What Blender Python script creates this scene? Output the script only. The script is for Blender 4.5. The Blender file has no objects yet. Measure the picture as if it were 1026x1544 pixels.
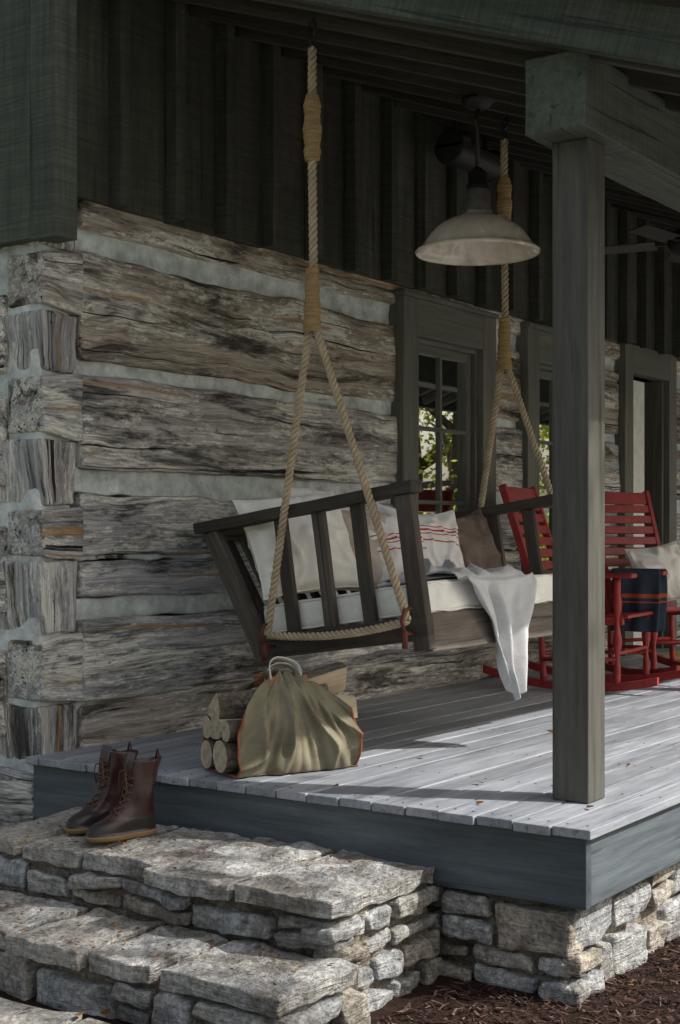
import bpy, math, random
from mathutils import Vector, Matrix, noise
random.seed(7)
U=random.uniform
sc=bpy.context.scene
# ------------------------------------------------------------------ node helpers
class NT:
    def __init__(s,name):
        m=bpy.data.materials.new(name); m.use_nodes=True
        s.m=m; s.t=m.node_tree; s.t.nodes.clear()
        s.out=s.n('ShaderNodeOutputMaterial')
        s.b=s.n('ShaderNodeBsdfPrincipled'); s.l(s.b.outputs[0],s.out.inputs[0])
    def n(s,k,**kw):
        x=s.t.nodes.new(k)
        for a,b in kw.items(): setattr(x,a,b)
        return x
    def l(s,a,b): s.t.links.new(a,b)
    def tc(s):
        a=s.n('ShaderNodeAttribute'); a.attribute_name='tc'; return a.outputs['Vector']
    def rnd(s):
        a=s.n('ShaderNodeAttribute'); a.attribute_name='rnd'; return a.outputs['Fac']
    def map(s,vec,scale):
        m=s.n('ShaderNodeMapping'); m.inputs['Scale'].default_value=scale; s.l(vec,m.inputs[0]); return m.outputs[0]
    def noise(s,vec,scale=1,detail=5,rough=.6,dist=0):
        x=s.n('ShaderNodeTexNoise'); s.l(vec,x.inputs['Vector'])
        x.inputs['Scale'].default_value=scale; x.inputs['Detail'].default_value=min(detail,5)
        x.inputs['Roughness'].default_value=rough; x.inputs['Distortion'].default_value=dist
        return x.outputs['Fac']
    def ramp(s,fac,stops):
        r=s.n('ShaderNodeValToRGB'); e=r.color_ramp.elements
        while len(e)<len(stops): e.new(.5)
        for i,(p,c) in enumerate(stops):
            if not isinstance(c,(tuple,list)): c=(c,c,c)
            e[i].position=p; e[i].color=(*c[:3],1)
        s.l(fac,r.inputs[0]); return r.outputs[0]
    def mix(s,fac,a,b,mode='MIX'):
        x=s.n('ShaderNodeMix',data_type='RGBA',blend_type=mode)
        for v,i in ((fac,0),(a,6),(b,7)):
            if hasattr(v,'links'): s.l(v,x.inputs[i])
            elif i==0: x.inputs[0].default_value=v
            else:
                if not isinstance(v,(tuple,list)): v=(v,v,v)
                x.inputs[i].default_value=(*v[:3],1)
        return x.outputs[2]
    def math(s,op,a,b=None):
        x=s.n('ShaderNodeMath',operation=op)
        for v,i in ((a,0),(b,1)):
            if v is None: continue
            if hasattr(v,'links'): s.l(v,x.inputs[i])
            else: x.inputs[i].default_value=v
        return x.outputs[0]
    def bump(s,h,strength=.5,dist=.01):
        x=s.n('ShaderNodeBump'); x.inputs['Strength'].default_value=strength; x.inputs['Distance'].default_value=dist
        s.l(h,x.inputs['Height']); s.l(x.outputs[0],s.b.inputs['Normal'])
    def fin(s,col,rough=.7,metal=0,spec=.4):
        if hasattr(col,'links'): s.l(col,s.b.inputs['Base Color'])
        else: s.b.inputs['Base Color'].default_value=(*col,1)
        if hasattr(rough,'links'): s.l(rough,s.b.inputs['Roughness'])
        else: s.b.inputs['Roughness'].default_value=rough
        s.b.inputs['Metallic'].default_value=metal
        s.b.inputs['Specular IOR Level'].default_value=spec
        return s.m

def m_wood(name,c1,c2,dark=.35,rough=.7,bump=.5,var=.25,g=1.0,crack=True,cross=0,spec=.3):
    t=NT(name); tc=t.tc(); r=t.rnd()
    n1=t.noise(t.map(tc,(2.5*g,38*g,38*g)),1,5,.75,.4)
    n2=t.noise(t.map(tc,(1.1,3.5,3.5)),1,4,.65,.3)
    n3=t.noise(t.map(tc,(.9,46*g,46*g)),1,3,.5,.8)
    c=t.mix(t.ramp(n2,[(.32,0),(.68,1)]),c1,c2)
    c=t.mix(1,c,t.ramp(n1,[(.3,.58),(.7,1.25)]),'MULTIPLY')
    if crack: c=t.mix(1,c,t.ramp(n3,[(.30,dark),(.38,1)]),'MULTIPLY')
    c=t.mix(1,c,t.ramp(r,[(0,1-var),(1,1+var)]),'MULTIPLY')
    h=t.math('ADD',n1,t.math('MULTIPLY',t.ramp(n3,[(.28,0),(.4,1)]),.8))
    if cross:
        n4=t.noise(t.map(tc,(90,3,3)),1,2,.5)
        h=t.math('ADD',h,t.math('MULTIPLY',n4,cross))
        c=t.mix(1,c,t.ramp(n4,[(.3,1-.25*cross),(.7,1+.2*cross)]),'MULTIPLY')
    t.bump(h,bump,.006)
    return t.fin(c,t.ramp(n1,[(.3,rough-.1),(.7,rough+.12)]),0,spec)

def m_log():
    t=NT('hewn_log_wood'); tc=t.tc(); r=t.rnd()
    fine=t.noise(t.map(tc,(5,130,130)),1,4,.72,.4)
    mid=t.noise(t.map(tc,(1.2,22,22)),1,5,.75,.8)
    big=t.noise(t.map(tc,(.9,4.2,4.2)),1,5,.70,.5)
    crk=t.noise(t.map(tc,(.45,26,26)),1,4,.55,1.3)
    chip=t.noise(t.map(tc,(14,45,45)),1,5,.8,.2)
    dkn=t.noise(t.map(tc,(.9,6.5,6.5)),1.1,5,.75,.7)
    grey=t.mix(t.ramp(mid,[(.36,0),(.64,1)]),(.27,.265,.268),(.66,.65,.645))
    brown=t.mix(t.ramp(mid,[(.36,0),(.64,1)]),(.26,.215,.17),(.64,.565,.47))
    c=t.mix(t.ramp(r,[(.1,0),(.5,1)]),brown,grey)
    cream=t.mix(t.ramp(fine,[(.3,0),(.7,1)]),(.68,.65,.56),(.93,.91,.83))
    c=t.mix(t.ramp(t.math('ADD',big,t.math('MULTIPLY',t.math('SUBTRACT',chip,.5),.7)),[(.50,0),(.57,.9)]),c,cream)
    c=t.mix(1,c,t.ramp(dkn,[(.38,.20),(.50,1)]),'MULTIPLY')
    c=t.mix(1,c,t.ramp(fine,[(.32,.58),(.6,1.12)]),'MULTIPLY')
    c=t.mix(1,c,t.ramp(crk,[(.33,.08),(.365,1)]),'MULTIPLY')
    c=t.mix(1,c,t.ramp(chip,[(.32,.25),(.40,1)]),'MULTIPLY')
    w=t.ramp(t.noise(t.map(tc,(.4,26,26)),1,2,.4,1.5),[(.665,0),(.68,.75)])
    c=t.mix(w,c,(.42,.24,.10))
    h=t.math('ADD',t.math('MULTIPLY',fine,.4),t.math('MULTIPLY',t.ramp(crk,[(.3,0),(.37,1)]),1.5))
    h=t.math('ADD',h,t.math('MULTIPLY',chip,.8)); h=t.math('ADD',h,mid)
    t.bump(h,.85,.015)
    return t.fin(c,.9,0,.15)

def m_rock(name,a,b,c3,dirt=(.12,.09,.06),dm=.5,bump=.8):
    t=NT(name); g=t.n('ShaderNodeTexCoord').outputs['Object']; r=t.rnd()
    n1=t.noise(g,8,5,.78,.3); n2=t.noise(g,48,4,.8); n3=t.noise(g,3,5,.75,.5)
    n4=t.noise(t.map(g,(6,6,60)),1,4,.7,.4)
    c=t.mix(t.ramp(n1,[(.38,0),(.62,1)]),a,b)
    c=t.mix(t.ramp(r,[(.4,0),(.9,.8)]),c,c3)
    c=t.mix(t.math('MULTIPLY',t.ramp(n3,[(.46,0),(.58,1)]),dm),c,dirt)
    c=t.mix(1,c,t.ramp(n2,[(.35,.5),(.65,1.3)]),'MULTIPLY')
    c=t.mix(1,c,t.ramp(n4,[(.3,.7),(.6,1.08)]),'MULTIPLY')
    h=t.math('ADD',n1,t.math('MULTIPLY',n2,.5)); h=t.math('ADD',h,n4)
    t.bump(h,bump,.025)
    return t.fin(c,.9,0,.2)

def m_plain(name,col,rough=.6,metal=0,nz=.15,scale=12,bump=.1,spec=.4):
    t=NT(name); g=t.n('ShaderNodeTexCoord').outputs['Object']
    n=t.noise(g,scale,5,.7)
    c=t.mix(1,col,t.ramp(n,[(.3,1-nz),(.7,1+nz)]),'MULTIPLY')
    t.bump(n,bump,.01)
    return t.fin(c,rough,metal,spec)

def m_cloth(name,col,stripe=None,var=.12,bump=.35,weave=500):
    t=NT(name); tc=t.tc(); 
    n=t.noise(tc,9,5,.6); w=t.noise(tc,weave,2,.5)
    c=t.mix(1,col,t.ramp(n,[(.3,1-var),(.7,1+var)]),'MULTIPLY')
    c=t.mix(1,c,t.ramp(w,[(.3,.82),(.7,1.15)]),'MULTIPLY')
    if stripe:
        axis,items=stripe
        s=t.n('ShaderNodeSeparateXYZ'); t.l(tc,s.inputs[0]); x=s.outputs[axis]
        for pos,hw,sc_ in items:
            d=t.math('ABSOLUTE',t.math('SUBTRACT',x,pos))
            k=t.math('LESS_THAN',d,hw)
            c=t.mix(k,c,sc_)
    t.bump(t.math('ADD',n,t.math('MULTIPLY',w,.25)),bump,.006)
    m=t.fin(c,.95,0,.1)
    return m

# ------------------------------------------------------------------ mesh builder
def clampv(p,h): return Vector([max(-h[i],min(h[i],p[i])) for i in range(3)])
class MB:
    def __init__(s): s.v=[];s.f=[];s.tc=[];s.r=[];s.mi=[];s.sm=[]
    def add(s,vs,fs,tcs=None,rnd=None,mi=0,smooth=False):
        o=len(s.v); rnd=random.random() if rnd is None else rnd
        s.v+= [tuple(p) for p in vs]; s.f+=[tuple(o+i for i in f) for f in fs]
        s.tc+=[tuple(p) for p in (tcs if tcs is not None else vs)]
        s.r+=[rnd]*len(vs)
        s.mi+=([mi]*len(fs) if isinstance(mi,int) else mi); s.sm+=[smooth]*len(fs)
    def rbox(s,c,h,r=.004,n=(1,1,1),R=None,amp=0,freq=3,mi=0,rnd=None,smooth=False,fine=False,axis=None,wave=None):
        h=Vector(h); c=Vector(c); r=min(r,min(h)*.95)
        axs=[]
        for i in range(3):
            a=h[i]-r; k=max(1,n[i])
            inner=[-a+2*a*j/k for j in range(k+1)]
            ex=[h[i]-r*.35] if fine else []
            axs.append([-h[i]]+[-e for e in ex]+inner+ex+[h[i]])
        idx={};vs=[];tcs=[]
        L=axis if axis is not None else max(range(3),key=lambda i:h[i])
        order=[L]+[i for i in range(3) if i!=L]
        off=Vector((U(0,60),U(0,60),U(0,60))); sd=Vector((U(0,50),U(0,50),U(0,50)))
        N=[len(a)-1 for a in axs]
        hi=Vector([h[i]-r for i in range(3)])
        def vid(i,j,k):
            key=(i,j,k)
            if key in idx: return idx[key]
            p=Vector((axs[0][i],axs[1][j],axs[2][k]))
            q=clampv(p,hi); d=p-q
            if d.length>1e-9: p=q+d.normalized()*r
            tcs.append((p[order[0]]+off.x,p[order[1]]+off.y,p[order[2]]+off.z))
            if wave: p=wave(p)
            if amp:
                p=p+noise.noise_vector(p*freq+sd)*amp+noise.noise_vector(p*freq*3.1+sd)*amp*.35
            if R is not None: p=R@p
            vs.append(p+c); idx[key]=len(vs)-1
            return idx[key]
        fs=[]
        for a in range(N[0]):
            for b in range(N[1]):
                fs.append((vid(a,b,0),vid(a,b+1,0),vid(a+1,b+1,0),vid(a+1,b,0)))
                fs.append((vid(a,b,N[2]),vid(a+1,b,N[2]),vid(a+1,b+1,N[2]),vid(a,b+1,N[2])))
        for a in range(N[0]):
            for b in range(N[2]):
                fs.append((vid(a,0,b),vid(a+1,0,b),vid(a+1,0,b+1),vid(a,0,b+1)))
                fs.append((vid(a,N[1],b),vid(a,N[1],b+1),vid(a+1,N[1],b+1),vid(a+1,N[1],b)))
        for a in range(N[1]):
            for b in range(N[2]):
                fs.append((vid(0,a,b),vid(0,a,b+1),vid(0,a+1,b+1),vid(0,a+1,b)))
                fs.append((vid(N[0],a,b),vid(N[0],a+1,b),vid(N[0],a+1,b+1),vid(N[0],a,b+1)))
        s.add(vs,fs,tcs,rnd,mi,smooth)
    def box(s,x0,x1,y0,y1,z0,z1,**k):
        s.rbox(((x0+x1)/2,(y0+y1)/2,(z0+z1)/2),((x1-x0)/2,(y1-y0)/2,(z1-z0)/2),**k)
    def bar(s,p,q,w,d,up=(0,0,1),**k):
        p=Vector(p);q=Vector(q);e=(q-p); Ln=e.length; e.normalize()
        sd=e.cross(Vector(up)); 
        if sd.length<1e-4: sd=e.cross(Vector((1,0,0)))
        sd.normalize(); u=sd.cross(e).normalized()
        R=Matrix((e,sd,u)).transposed()
        s.rbox((p+q)/2,(Ln/2,w/2,d/2),R=R,axis=0,**k)
    def tube(s,pts,rad,sides=8,mi=0,smooth=True,cap=True,rnd=None,flat=None):
        pts=[Vector(p) for p in pts]; n=len(pts)
        rf=rad if callable(rad) else (lambda t:rad)
        T=[(pts[min(i+1,n-1)]-pts[max(i-1,0)]).normalized() for i in range(n)]
        a=Vector((0,0,1)) if abs(T[0].z)<.9 else Vector((1,0,0))
        N=(a-T[0]*a.dot(T[0])).normalized(); vs=[];tcs=[];ln=0
        for i in range(n):
            if i: ln+=(pts[i]-pts[i-1]).length
            N=(N-T[i]*N.dot(T[i])).normalized(); B=T[i].cross(N); r=rf(i/(n-1))
            for k in range(sides):
                an=2*math.pi*k/sides
                o=N*math.cos(an)*r+B*math.sin(an)*r
                vs.append(pts[i]+o); tcs.append((ln,math.cos(an)*r,math.sin(an)*r))
        fs=[(i*sides+k,i*sides+(k+1)%sides,(i+1)*sides+(k+1)%sides,(i+1)*sides+k) for i in range(n-1) for k in range(sides)]
        if cap: fs+= [tuple(reversed(range(sides))),tuple((n-1)*sides+k for k in range(sides))]
        s.add(vs,fs,tcs,rnd,mi,smooth)
    def lathe(s,prof,c=(0,0,0),M=None,sides=32,mi=0,smooth=True):
        vs=[];tcs=[];c=Vector(c)
        for r,z in prof:
            for k in range(sides):
                a=2*math.pi*k/sides; p=Vector((r*math.cos(a),r*math.sin(a),z))
                tcs.append((z,p.x,p.y)); 
                vs.append((M@p if M is not None else p)+c)
        n=len(prof)
        fs=[(i*sides+k,i*sides+(k+1)%sides,(i+1)*sides+(k+1)%sides,(i+1)*sides+k) for i in range(n-1) for k in range(sides)]
        s.add(vs,fs,tcs,None,mi,smooth)
    def grid(s,fn,nu,nv,mi=0,smooth=True,tcf=None,rnd=None):
        vs=[];tcs=[]
        for i in range(nu+1):
            for j in range(nv+1):
                vs.append(Vector(fn(i/nu,j/nv))); tcs.append(tcf(i/nu,j/nv) if tcf else vs[-1])
        fs=[(i*(nv+1)+j,(i+1)*(nv+1)+j,(i+1)*(nv+1)+j+1,i*(nv+1)+j+1) for i in range(nu) for j in range(nv)]
        s.add(vs,fs,tcs,rnd,mi,smooth)
    def xform(s,M,start=0):
        s.v=s.v[:start]+[tuple(M@Vector(p)) for p in s.v[start:]]
    def build(s,name,mats,parent=None,solid=0):
        me=bpy.data.meshes.new(name); me.from_pydata(s.v,[],s.f); 
        for m in mats: me.materials.append(m)
        me.polygons.foreach_set('material_index',s.mi); me.polygons.foreach_set('use_smooth',s.sm)
        a=me.attributes.new('tc','FLOAT_VECTOR','POINT'); a.data.foreach_set('vector',[x for p in s.tc for x in p])
        b=me.attributes.new('rnd','FLOAT','POINT'); b.data.foreach_set('value',s.r)
        me.update(); o=bpy.data.objects.new(name,me); sc.collection.objects.link(o)
        if parent: o.parent=parent
        if solid:
            md=o.modifiers.new('solid','SOLIDIFY'); md.thickness=solid; md.offset=0
        return o
def empty(name,loc=(0,0,0)):
    e=bpy.data.objects.new(name,None); e.empty_display_size=.1; sc.collection.objects.link(e); return e

# ------------------------------------------------------------------ materials
LOG=m_log()
CHINK=m_plain('chinking_mortar',(.56,.60,.58),.95,0,.42,8,1,.1)
GREEN=m_wood('dark_green_sawn_board',(.050,.051,.039),(.080,.080,.062),.4,.75,.5,.3,.8,True,1)
GREENB=m_wood('green_stained_timber',(.055,.065,.051),(.092,.104,.083),.45,.7,.5,.15,.8,True,1)
RAFT=m_wood('dark_rafter_wood',(.055,.050,.042),(.085,.078,.067),.5,.8,.4,.35)
POSTM=m_wood('painted_post_wood',(.080,.078,.066),(.102,.099,.085),.6,.55,.25,.08,.8)
TRIM=m_wood('window_trim_paint',(.13,.13,.106),(.165,.163,.135),.7,.55,.2,.08,.8)
DECKM=m_wood('grey_deck_paint',(.235,.255,.285),(.38,.395,.425),.55,.5,.35,.18,.7,True,0,.5)
FASC=m_wood('blue_grey_fascia_paint',(.078,.096,.108),(.12,.142,.156),.55,.55,.35,.1,.6)
SWG=m_wood('weathered_swing_wood',(.046,.038,.031),(.125,.106,.088),.35,.8,.6,.3)
STONE=m_rock('field_stone',(.32,.33,.335),(.55,.55,.535),(.48,.42,.33),(.13,.115,.095),.65)
SLAB=m_rock('step_flagstone',(.37,.37,.36),(.58,.565,.53),(.45,.42,.36),(.19,.17,.14),.8,.9)
MORT=m_rock('stone_mortar',(.26,.22,.18),(.38,.33,.27),(.28,.235,.19),(.10,.08,.06),.6,1)
IRON=m_plain('black_iron',(.028,.027,.026),.5,.3)
NAIL=m_plain('nail_head',(.10,.10,.10),.5,.6)
RUST=m_plain('rusty_iron',(.14,.04,.025),.65,.4)
ROPE=m_cloth('manila_rope',(.46,.37,.25),None,.25,.5,260)
WRAP=m_cloth('jute_whipping',(.36,.25,.125),None,.3,.5,300)
CUSH=m_cloth('cream_canvas_cushion',(.84,.82,.76))
PW1=m_cloth('cream_linen',(.84,.81,.74)); PW2=m_cloth('oatmeal_linen',(.50,.43,.37))
RED=(.45,.05,.05)
PW3=m_cloth('striped_linen',(.80,.78,.74),(1,[(.05,.0055,RED),(.072,.003,RED),(.028,.003,RED),(-.01,.0035,RED)]))
PW5=m_cloth('brown_wool',(.19,.145,.12),None,.35,1,160)
THROW=m_cloth('grey_linen_throw',(.54,.545,.55),None,.12,.4,300)
NAVY=m_cloth('navy_wool_blanket',(.055,.068,.095),(0,[(.20,.012,(.5,.12,.06)),(.235,.004,(.5,.12,.06))]),.2,.5,250)
CHR=m_plain('red_chair_paint',(.33,.032,.03),.42,0,.28,14,.1)
CANV=m_cloth('olive_canvas',(.195,.175,.12),None,.3,.4,420)
LEATH=m_plain('tan_leather',(.28,.09,.038),.55,0,.25)
STRAP=m_cloth('cream_webbing',(.54,.51,.45))
BARK=m_rock('log_bark',(.20,.165,.13),(.34,.29,.23),(.24,.19,.14),(.08,.06,.05),.6,1)
FIRE=m_wood('split_firewood',(.46,.35,.23),(.64,.53,.38),.4,.85,.6,.2,.6)
BOOTL=m_plain('oiled_brown_leather',(.038,.0145,.013),.34,0,.5,16,.3,.55)
RUBB=m_plain('dark_boot_rubber',(.026,.020,.020),.34,0,.3,25,.1)
SOLE=m_plain('gum_sole',(.24,.15,.07),.6)
LACE=m_plain('boot_lace',(.10,.05,.03),.8)
GALV=m_plain('galvanised_neck',(.40,.39,.36),.35,.7,.3,20,.1)
BARKT=m_rock('tree_bark',(.10,.08,.06),(.18,.15,.12),(.13,.11,.09),(.05,.04,.03),.5,1)
DOORM=m_plain('cream_door_paint',(.78,.77,.69),.5)
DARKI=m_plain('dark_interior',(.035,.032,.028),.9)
MAT_=m_cloth('coir_mat',(.50,.31,.14),None,.2,.8,200)
def leafmat(t,a,b,k=.4):
    r=t.rnd(); c=t.ramp(r,[(0,a),(1,b)])
    d=t.n('ShaderNodeBsdfDiffuse'); tr=t.n('ShaderNodeBsdfTranslucent'); mx=t.n('ShaderNodeMixShader'); mx.inputs[0].default_value=k
    t.l(c,d.inputs[0]); t.l(c,tr.inputs[0]); t.l(d.outputs[0],mx.inputs[1]); t.l(tr.outputs[0],mx.inputs[2]); t.l(mx.outputs[0],t.out.inputs[0]); return t.m
LEAF=leafmat(NT('tree_leaf'),(.07,.13,.02),(.60,.60,.11),.65)
DRY=leafmat(NT('dry_leaf'),(.12,.05,.02),(.40,.20,.07))
gt=NT('window_glass')
gl=gt.n('ShaderNodeBsdfGlossy'); gl.inputs['Roughness'].default_value=.008; gl.inputs[0].default_value=(.97,1,.98,1)
tr=gt.n('ShaderNodeBsdfTransparent'); mx=gt.n('ShaderNodeMixShader'); mx.inputs[0].default_value=.8
gt.l(tr.outputs[0],mx.inputs[1]); gt.l(gl.outputs[0],mx.inputs[2]); gt.l(mx.outputs[0],gt.out.inputs[0]); GLASS=gt.m
gt=NT('dusty_glass_shade'); g=gt.n('ShaderNodeTexCoord').outputs['Object']
nn=gt.noise(gt.map(g,(9,9,5)),1,5,.6,.8)
gt.b.inputs['Base Color'].default_value=(.84,.76,.67,1); gt.b.inputs['Roughness'].default_value=.10
gt.b.inputs['Specular IOR Level'].default_value=1
tr=gt.n('ShaderNodeBsdfTransparent'); tr.inputs[0].default_value=(.95,.93,.88,1); mx=gt.n('ShaderNodeMixShader')
gt.l(gt.ramp(nn,[(.3,.40),(.7,.90)]),mx.inputs[0]); gt.l(tr.outputs[0],mx.inputs[1]); gt.l(gt.b.outputs[0],mx.inputs[2]); gt.l(mx.outputs[0],gt.out.inputs[0]); SHADE=gt.m
BULB=m_plain('frosted_bulb',(.85,.83,.78),.25,0,.05)

# ------------------------------------------------------------------ cabin
cabin=empty('log_cabin')
segs=[(.275,2.86),(3.93,4.44),(5.49,6.07),(7.07,12.0)]
segs_low=[(.275,6.07),(7.07,12.0)]
rows=[(1.725,2.195,.08),(1.245,1.655,.4),(.85,1.13,.8),(.655,.832,.7),(.205,.570,.5),(-.02,.192,.30)]
mb=MB()
def wavef(seed,a=.016,f=1.3,hew=.006,hh=.2):
    def w(p):
        k=noise.noise(Vector((p.x*f,seed,0)))*a+noise.noise(Vector((p.x*f*4,seed,9)))*a*.45
        y=p.y
        if p.y<-.05:
            y-=hew*(noise.noise(Vector((p.x*.9,seed+4,p.z*18)))+.5*noise.noise(Vector((p.x*3,seed+4,p.z*40))))
            y-=hew*2.4*noise.noise(Vector((p.x*2.2,seed+8,p.z*4)))
        return Vector((p.x,y,p.z+(k if p.z>0 else -k*.8+noise.noise(Vector((p.x*f,seed+5,3)))*a*.7)))
    return w
for i,(z0,z1,rn) in enumerate(rows):
    for (x0,x1) in (segs if z1>.6 else segs_low):
        n=(max(2,int((x1-x0)/.03)),2,max(3,int((z1-z0)/.02)))
        dy=[-.0,-.012,.006,-.006,-.014,.0][i]-.012
        mb.box(x0,x1,dy,.22,z0,z1,r=.018,n=n,amp=.007,freq=3.5,rnd=min(1,max(0,rn+U(-.08,.08))),smooth=True,fine=True,wave=wavef(i*3.3+x0,.024))
mb.box(.265,12,-.022,.2,2.305,2.45,r=.02,n=(300,2,5),amp=.010,freq=4,rnd=.1,smooth=True,fine=True,wave=wavef(77))
for z0,z1,rn in [(1.93,2.185,.3),(1.375,1.645,.5),(.845,1.06,.75),(.215,.50,.6)]:
    def tw(p,z0=z0,z1=z1):
        return Vector((p.x,p.y,p.z*(1+.10*(p.x/.11)) ))
    mb.box(.045,.285,-.018,.215,z0,z1,r=.012,n=(10,5,14),amp=.009,freq=6,rnd=rn,smooth=True,fine=True,wave=tw,axis=0)
mb.build('front_logs',[LOG],cabin)
mb=MB()
for z0,z1 in [(1.66,1.915),(1.075,1.36),(.515,.83),(-.06,.20),(2.20,2.40)]:
    def tw(p): return Vector((p.x*(1+ .12*(p.z/.13)),p.y,p.z))
    mb.box(.050,.256,-.006,.3,z0,z1,r=.014,n=(10,6,12),amp=.011,freq=7,rnd=U(.3,.7),smooth=True,fine=True,wave=tw,axis=2)
mb.build('corner_log_ends',[LOG],cabin)
mb=MB()
for z0,z1 in [(1.66,2.0),(1.16,1.55),(.60,.98),(.06,.43),(-.36,-.08)]:
    mb.box(.03,.25,.225 if z0>-.1 else .02,7,z0,z1,r=.02,n=(2,150,7),amp=.014,freq=4,rnd=U(.2,.6),smooth=True,fine=True)
mb.build('side_logs',[LOG],cabin)
mb=MB()
for z0,z1 in [(2.17,2.325),(1.63,1.75),(1.115,1.265),(.83,.86),(.56,.67),(.18,.215)]:
    for (x0,x1) in (segs if z1>.68 else segs_low):
        w=wavef(z0,.02)
        mb.box(x0-.03,x1,.018,.18,z0,z1,r=.01,n=(max(2,int((x1-x0)/.04)),1,6),amp=.018,freq=6,smooth=True,wave=w)
mb.box(.06,.24,.02,7,-.1,2.3,r=.01,n=(1,60,20),amp=.01,freq=5,smooth=True)
mb.build('chinking',[CHINK],cabin)
mb=MB()
x=.06
while x<12:
    mb.box(x,x+.366,-.045,.0,2.425+U(-.006,.006),3.60,r=.003,rnd=U(0,1)); x+=.37
x=.438
while x<12:
    mb.box(x-.032,x+.032,-.125,-.046,2.425+U(-.01,.006),3.60,r=.004,rnd=U(0,.6)); x+=.37
mb.build('board_and_batten_siding',[GREEN],cabin)
mb=MB()
mb.box(.0,.125,-.14,.02,2.21,5.2,r=.004,rnd=.5)
for k in range(16): mb.box(.0,.125,.022+k*.45,.022+k*.45+.446,2.215,5.2,r=.004)
mb.build('gable_siding',[GREENB],cabin)
mb=MB()
for a in (0,1):
    mb.box(.13,12,0.005 if a==0 else 6.8,.06 if a==0 else 7,3.60 if a==0 else -.5,5.2,r=.004)
mb.box(.13,12,.3,7,3.60,3.66,r=.004)
mb.box(-.4,12.4,-.1,7.3,5.2,5.35,r=.004)
mb.box(11.9,12.1,.23,7,-.5,5.2,r=.004)
mb.build('upper_walls_and_roof',[GREEN],cabin)
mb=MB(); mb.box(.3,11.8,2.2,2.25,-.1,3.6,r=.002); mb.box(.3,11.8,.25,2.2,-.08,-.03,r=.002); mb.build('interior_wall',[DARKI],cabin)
def window(x0,x1,name):
    e=MB(); c=.17; zt=2.36; zb=.62
    for a in [(x0,x0+c,-.075,.05,zb,zt),(x1-c,x1,-.075,.05,zb,zt)]: e.box(*a,r=.004)
    e.box(x0+c+.001,x1-c-.001,-.073,.05,zt-.22,zt,r=.004)
    e.box(x0-.03,x1+.03,-.11,.05,zb-.05,zb-.001,r=.004)
    e.box(x0-.012,x1+.012,-.092,.03,zt+.001,zt+.03,r=.004)
    a0=x0+c; a1=x1-c
    for q in [(a0+.001,a0+.03,-.03,.12,zb,zt-.221),(a1-.03,a1-.001,-.03,.12,zb,zt-.221),(a0+.031,a1-.031,-.03,.12,zt-.25,zt-.222)]: e.box(*q,r=.003)
    b0=a0+.032;b1=a1-.032;t=zt-.252;b=zb+.002
    for q in [(b0,b0+.055,.0,.045,b,t),(b1-.055,b1,.0,.045,b,t),(b0+.056,b1-.056,.0,.045,t-.055,t),(b0+.056,b1-.056,.0,.045,b,b+.07)]: e.box(*q,r=.003)
    m=(b0+b1)/2
    e.box(m-.012,m+.012,.006,.04,b+.07,t-.055,r=.002)
    for k in (1,2):
        z=b+.07+(t-.055-b-.07)*k/3; e.box(b0+.056,b1-.056,.0045,.0385,z-.012,z+.012,r=.002)
    e.build(name+'_frame',[TRIM],cabin)
    g=MB(); g.grid(lambda u,v:(b0+.04+(b1-b0-.08)*u,.024,b+.04+(t-b-.08)*v),1,1); g.build(name+'_glass',[GLASS],cabin)
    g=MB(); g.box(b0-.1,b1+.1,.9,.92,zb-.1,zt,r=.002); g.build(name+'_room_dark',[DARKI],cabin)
window(2.83,3.96,'window_a'); window(4.41,5.52,'window_b')
mb=MB()
mb.box(6.04,6.20,-.07,.05,0,2.44,r=.004); mb.box(6.94,7.10,-.07,.05,0,2.44,r=.004); mb.box(6.201,6.939,-.068,.05,2.22,2.44,r=.004)
mb.box(6.201,6.24,-.02,.25,.0,2.218,r=.003); mb.box(6.90,6.939,-.02,.25,.0,2.218,r=.003)
mb.build('door_frame',[TRIM],cabin)
mb=MB(); mb.bar((6.245,.02,1.1),(6.60,.03,1.1),.045,2.16,r=.004); mb.build('door',[DOORM],cabin)

# ------------------------------------------------------------------ porch
porch=empty('porch')
mb=MB(); nl=MB(); yb=-2.602; w=.1415; k=0
while yb<-.03:
    x0=-.03+U(-.008,.008)
    for a,b in [(x0,4.6+.5*(k%3)),(4.603+.5*(k%3),12)]:
        dz=U(-.0015,.0015)
        mb.box(a,b,yb,min(yb+w-.006,.02),-.032+dz,dz,r=.004,rnd=U(0,1))
    for xn in [.03+.6*i for i in range(9)]:
        for q in (.25,.75):
            nl.lathe([(.0048,.0017),(.0045,.0027),(.001,.0027)],(xn+U(-.008,.008),yb+w*q,0),sides=8)
    yb+=w;k+=1
mb.build('deck_boards',[DECKM],porch); nl.build('deck_nails',[NAIL],porch)
mb=MB()
mb.box(-.0,.04,-2.575,.0,-.265,-.033,r=.004,rnd=.4)
mb.box(.041,12,-2.572,-2.53,-.263,-.033,r=.004,rnd=.8)
mb.build('fascia_boards',[FASC],porch)
mb=MB(); mb.box(.05,12,-2.52,-.0,-.055,-.034,r=.001); mb.build('deck_joists',[RAFT],porch)
mb=MB()
for px in (.38,4.4,8.4):
    mb.box(px,px+.142,-2.405,-2.263,.0,2.345,r=.006,rnd=.5)
mb.build('porch_posts',[POSTM],porch)
mb=MB(); mb.box(.247,12,-2.455,-2.222,2.345,2.615,r=.008,rnd=.9,n=(60,1,2),amp=.003); mb.build('porch_beam',[GREENB],porch)
PM=.36
cs=1/math.sqrt(1+PM*PM); sn=PM*cs
ey=Vector((0,cs,sn)); ez=Vector((0,-sn,cs)); RR=Matrix((Vector((1,0,0)),ey,ez)).transposed()
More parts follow.
